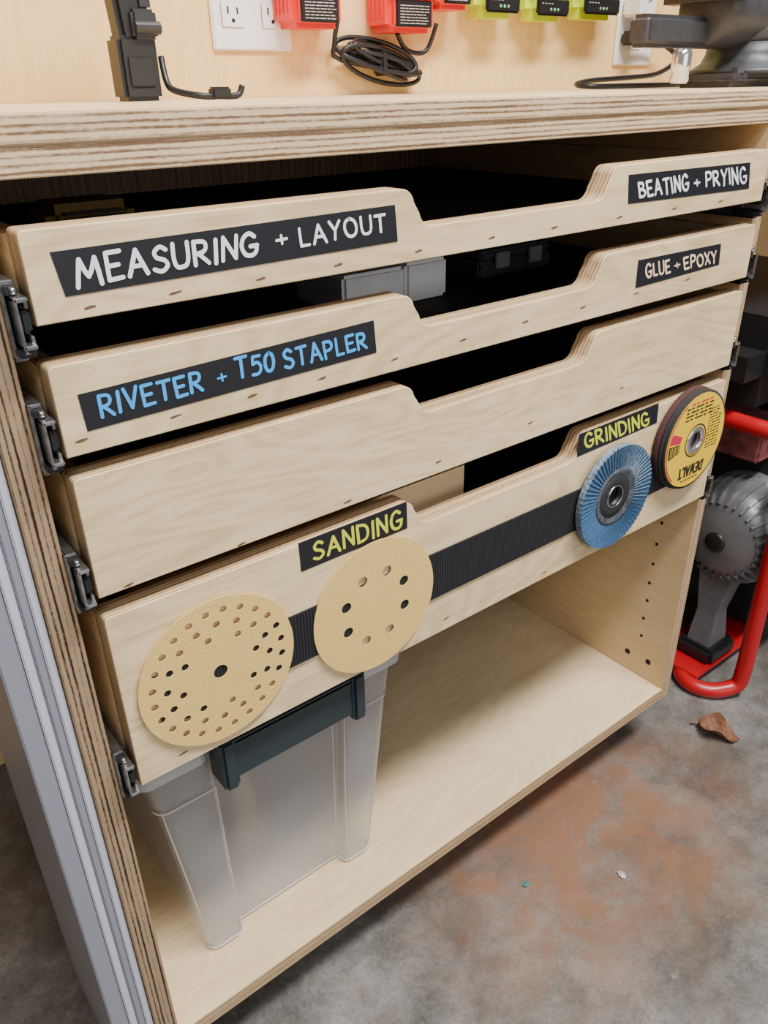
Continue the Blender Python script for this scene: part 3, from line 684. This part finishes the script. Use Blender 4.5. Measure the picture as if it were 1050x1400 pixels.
# chargers
PRINT = mat('pale_print', (.62, .50, .45), .6)
LAMP = mat('green_lamp', (.05, .6, .15), .4, emit=.5); LAMP2 = mat('dim_lamp', (.30, .32, .30), .4)
def charger(u0, u1, vb, M, lab, grp, lime=False, depth=.055):
    y = WY-depth; a = onY(u0, vb, y); c_ = onY(u1, vb, y); x0, x1, zb = a.x, c_.x, (a.z+c_.z)/2
    t = thing('battery_charger', lab, 'charger', ((x0+x1)/2, WY, zb), grp); w_ = (x1-x0)
    b = BM()
    if lime:
        box(b, x0, x1, y, WY-.0005, zb, zb+.13, 0, bev=.016, seg=4); box(b, x0+.004, x1-.004, y-.010, y+.03, zb+.034, zb+.12, 0, bev=.009, seg=3)
    else:
        box(b, x0, x1, y, WY-.0005, zb, zb+.13, 0, bev=.009, seg=3); box(b, x0+.004, x1-.004, y-.012, y+.01, zb+.040, zb+.12, 0, bev=.006, seg=3)
        for k in range(4): box(b, x0-.0015, x0+.003, y+.012+k*.009, y+.016+k*.009, zb+.015, zb+.06, 0, bev=.001)
        for k in range(4): box(b, x1-.003, x1+.0015, y+.012+k*.009, y+.016+k*.009, zb+.015, zb+.06, 0, bev=.001)
    obj('body', b, M, t)
    if lime:
        b = BM(); box(b, x0+.010, x1-.010, y-.003, y+.004, zb+.006, zb+.030, 0, bev=.003)
        for k in range(4): box(b, x0+.018+k*.007, x0+.0215+k*.007, y-.0034, y-.0029, zb+.021, zb+.0222, 1)
        obj('indicator_panel', b, [PLASTIC, PRINT], t)
        for k in range(3):
            b = BM(); lathe(b, ((x0+x1)/2-.008+.008*k, y-.0032, zb+.014), (0, -1, 0), [(.0022, 0), (.0022, .0008), (0, .0010)], 16); obj('indicator_lamp', b, LAMP if k == 1 else LAMP2, t)
    else:
        b = BM(); box(b, x0+w_*.14, x1-w_*.14, y-.0035, y+.002, zb+.006, zb+.037, 0, bev=.001)
        for k in range(7):
            xa = x0+w_*.20
            while xa < x1-w_*.26:
                l_ = random.uniform(.004, .010); box(b, xa, min(xa+l_, x1-w_*.2), y-.0039, y-.0034, zb+.0095+k*.0034, zb+.0105+k*.0034, 1); xa += l_+.0015
        obj('rating_label', b, [PLASTIC, PRINT], t)
    return t
charger(402, 472, 38, REDP, 'red wall battery charger nearest the outlet, its cord hanging in a coil', 'red battery chargers')
charger(532, 597, 44, REDP, 'second red wall battery charger, right of the cord coil', 'red battery chargers')
charger(601, 648, 12, REDP, 'narrow red charger mounted next to the lime chargers', 'red battery chargers')
charger(657, 716, 24, LIME, 'leftmost of the three lime green battery chargers', 'lime battery chargers', True)
charger(727, 782, 28, LIME, 'middle one of the three lime green battery chargers', 'lime battery chargers', True)
charger(792, 850, 26, LIME, 'rightmost of the three lime green battery chargers', 'lime battery chargers', True)
# coiled cord
b = BM(); c0 = onY(520, 84, WY-.02); pts = []
for k in range(98):
    a = 2*PI*k/14; q = k/98
    pts.append(c0+Vector(((.060-.014*math.sin(q*13))*math.cos(a)+.004*math.sin(5*q), .010*math.sin(a*1.0+q*7)-.002*q, (.012+.007*math.cos(q*17))*math.sin(a)-.014*math.cos(a)+.007*math.sin(q*11))))
st = onY(462, 40, WY-.03)
tube(b, [st+Vector((0, 0, .01)), onY(457, 62, WY-.02), onY(466, 82, WY-.02)]+pts, .0032, 8, smooth=3)
tube(b, [onY(543, 46, WY-.03), onY(556, 68, WY-.02), onY(582, 70, WY-.02), onY(597, 32, WY-.03)], .0032, 8)
box(b, c0.x-.008, c0.x+.004, c0.y-.014, c0.y+.008, c0.z-.018, c0.z+.014, bev=.003)
tag(obj('charger_cord', b, PLASTIC), 'black charger cord tied in a coil hanging under the red chargers', 'cord')
# plug and cord at the right outlet
b = BM(); p = onY(868, 52, WY-.03); box(b, p.x-.014, p.x+.02, WY-.045, WY-.0087, p.z-.011, p.z+.011, bev=.004)
tube(b, [p+Vector((.02, 0, 0)), onY(905, 60, WY-.03), onY(925, 80, WY-.04), onY(900, 100, WY-.05), onY(860, 106, WY-.05), onY(810, 110, WY-.05), Vector((onY(785, 116, WY-.06).x, WY-.065, ZT+.008)), Vector((onY(800, 118, WY-.08).x, WY-.10, ZT+.0045)), Vector((onY(850, 118, WY-.08).x, WY-.11, ZT+.0045)), Vector((onY(915, 118, WY-.08).x, WY-.10, ZT+.0045))], .0042, 8)
tag(obj('power_cord', b, PLASTIC), 'black plug and power cord looping onto the worktop by the vise', 'cord')
b = BM(); p = onY(872, 12, WY-.03); box(b, p.x-.015, p.x+.015, WY-.05, WY-.0087, p.z-.012, p.z+.02, bev=.004); tube(b, [p+Vector((0, -.02, .01)), p+Vector((.02, -.03, .04)), p+Vector((.05, 0, .12))], .002, 8)
tag(obj('plug_adapter', b, WHITEP), 'white plug adapter in the upper socket behind the vise', 'plug')
# ---------------------------------------------------------------- folding black device on the worktop
dv = .42
def dz(u, v): return onY(u, v, dv)
t = thing('folding_camera_grip', 'black hinged upright grip standing on the worktop left of the outlet', 'camera grip', (dz(198, 140).x, dv+.015, ZT))
x0 = dz(172, 130).x; x1 = dz(224, 130).x; zt = dz(198, 48).z
b = BM(); box(b, x0, x1, dv, dv+.032, ZT+.0003, zt, bev=.004); box(b, x0+.006, x1-.006, dv-.002, dv+.01, ZT+.012, zt-.018, bev=.002); obj('handle', b, PLASTIC, t)
b = BM(); x2 = dz(152, 0).x; x3 = dz(190, 0).x; box(b, x2, x3, dv+.002, dv+.030, zt-.006, zt+.14, bev=.005, rot=Matrix.Rotation(-.08, 3, 'Y')); obj('arm', b, PLASTIC, t)
b = BM(); box(b, x0+.016, x1+.001, dv-.006, dv+.028, zt-.004, zt+.022, bev=.003); cyl(b, (x0+.018, dv-.004, zt+.006), (x1+.003, dv-.004, zt+.006), .006, 16); box(b, x0+.024, x1, dv, dv+.026, zt+.02, zt+.12, bev=.004); obj('hinge', b, mat('satin_black', (.03, .03, .033), .35), t)
b = BM()
pp = [onY(220, 78, dv+.01), onY(228, 112, dv), onY(240, 124, dv-.01), onY(275, 131, dv-.03), onY(300, 131, dv-.03), onY(325, 130, dv-.03), onY(331, 117, dv-.03)]
for p in pp: p.z = max(p.z, ZT+.0035)
tube(b, pp, .0034, 8); box(b, pp[4].x-.010, pp[4].x+.012, pp[4].y-.006, pp[4].y+.006, ZT+.0004, ZT+.012, bev=.002)
obj('wrist_strap', b, PLASTIC, t)
# ---------------------------------------------------------------- vise
vt = thing('bench_vise', 'dark cast iron bench vise at the right end of the worktop', 'vise', (1.25, .31, ZT))
IRON = mat('charcoal_iron', (.055, .057, .066), .42, .2, noise=.2, nscale=120, bump=.15)
z = ZT
b = BM(); box(b, 1.17, 1.45, .24, .34, z+.0003, z+.018, bev=.008, seg=4); lathe(b, (1.29, .29, z+.018), (0, 0, 1), [(0, 0), (.088, 0), (.084, .006), (.072, .014), (.066, .026), (.066, .040), (0, .040)], 40)
lathe(b, (1.200, .255, z+.018), (0, 0, 1), [(.010, 0), (.010, .007), (0, .008)], 6, smooth=False); obj('base', b, IRON, vt)
b = BM(); lathe(b, (1.155, .295, z+.098), (1, 0, 0), [(0, 0), (.034, 0), (.044, .006), (.048, .02), (.050, .08), (.058, .11), (.062, .30), (0, .30)], 36)
lathe(b, (1.285, .292, z+.056), (0, 0, 1), [(0, 0), (.062, 0), (.060, .02), (.055, .045), (0, .045)], 36); box(b, 1.235, 1.31, .22, .375, z+.10, z+.20, bev=.016, seg=4); obj('body', b, IRON, vt)
b = BM(); box(b, 1.020, 1.22, .285, .320, z+.050, z+.088, bev=.007, seg=3); box(b, 1.125, 1.18, .225, .365, z+.105, z+.20, bev=.014, seg=4); obj('sliding_jaw', b, IRON, vt)
b = BM(); lathe(b, (1.096, .28, z+.006), (0, 0, 1), [(0, 0), (.010, 0), (.013, .004), (.013, .036), (.011, .042), (0, .043)], 24); obj('lock_handle', b, CHROME, vt)
# ---------------------------------------------------------------- lights
def area(name, loc, tgt, sx, sy, e, col=(1, 1, 1)):
    l = bpy.data.lights.new(name, 'AREA'); l.shape = 'RECTANGLE'; l.size = sx; l.size_y = sy; l.energy = e; l.color = col
    o = bpy.data.objects.new(name, l); COL.objects.link(o); o.location = loc
    o.rotation_euler = (Vector(tgt)-Vector(loc)).to_track_quat('-Z', 'Y').to_euler()
area('ceiling_light', (.7, -.8, 2.5), (.6, -.2, .4), 1.4, .3, 100, (1, .98, .93))
area('ceiling_light', (-1.0, -1.8, 2.4), (.4, 0, .5), 1.0, .4, 16, (.95, .97, 1))
area('wall_light', (.7, -.1, 2.3), (.7, .5, .9), 1.6, .12, 10, (1, .90, .76))
area('front_fill_light', (.6, -2.8, 1.25), (.5, 0, .7), 2.6, 1.2, 24, (1, .98, .95))  # added soft fill from the front so light reaches into the drawer gaps
W = bpy.data.worlds.new('world'); S.world = W; W.use_nodes = True
W.node_tree.nodes['Background'].inputs[0].default_value = (.95, .96, 1, 1); W.node_tree.nodes['Background'].inputs[1].default_value = .10
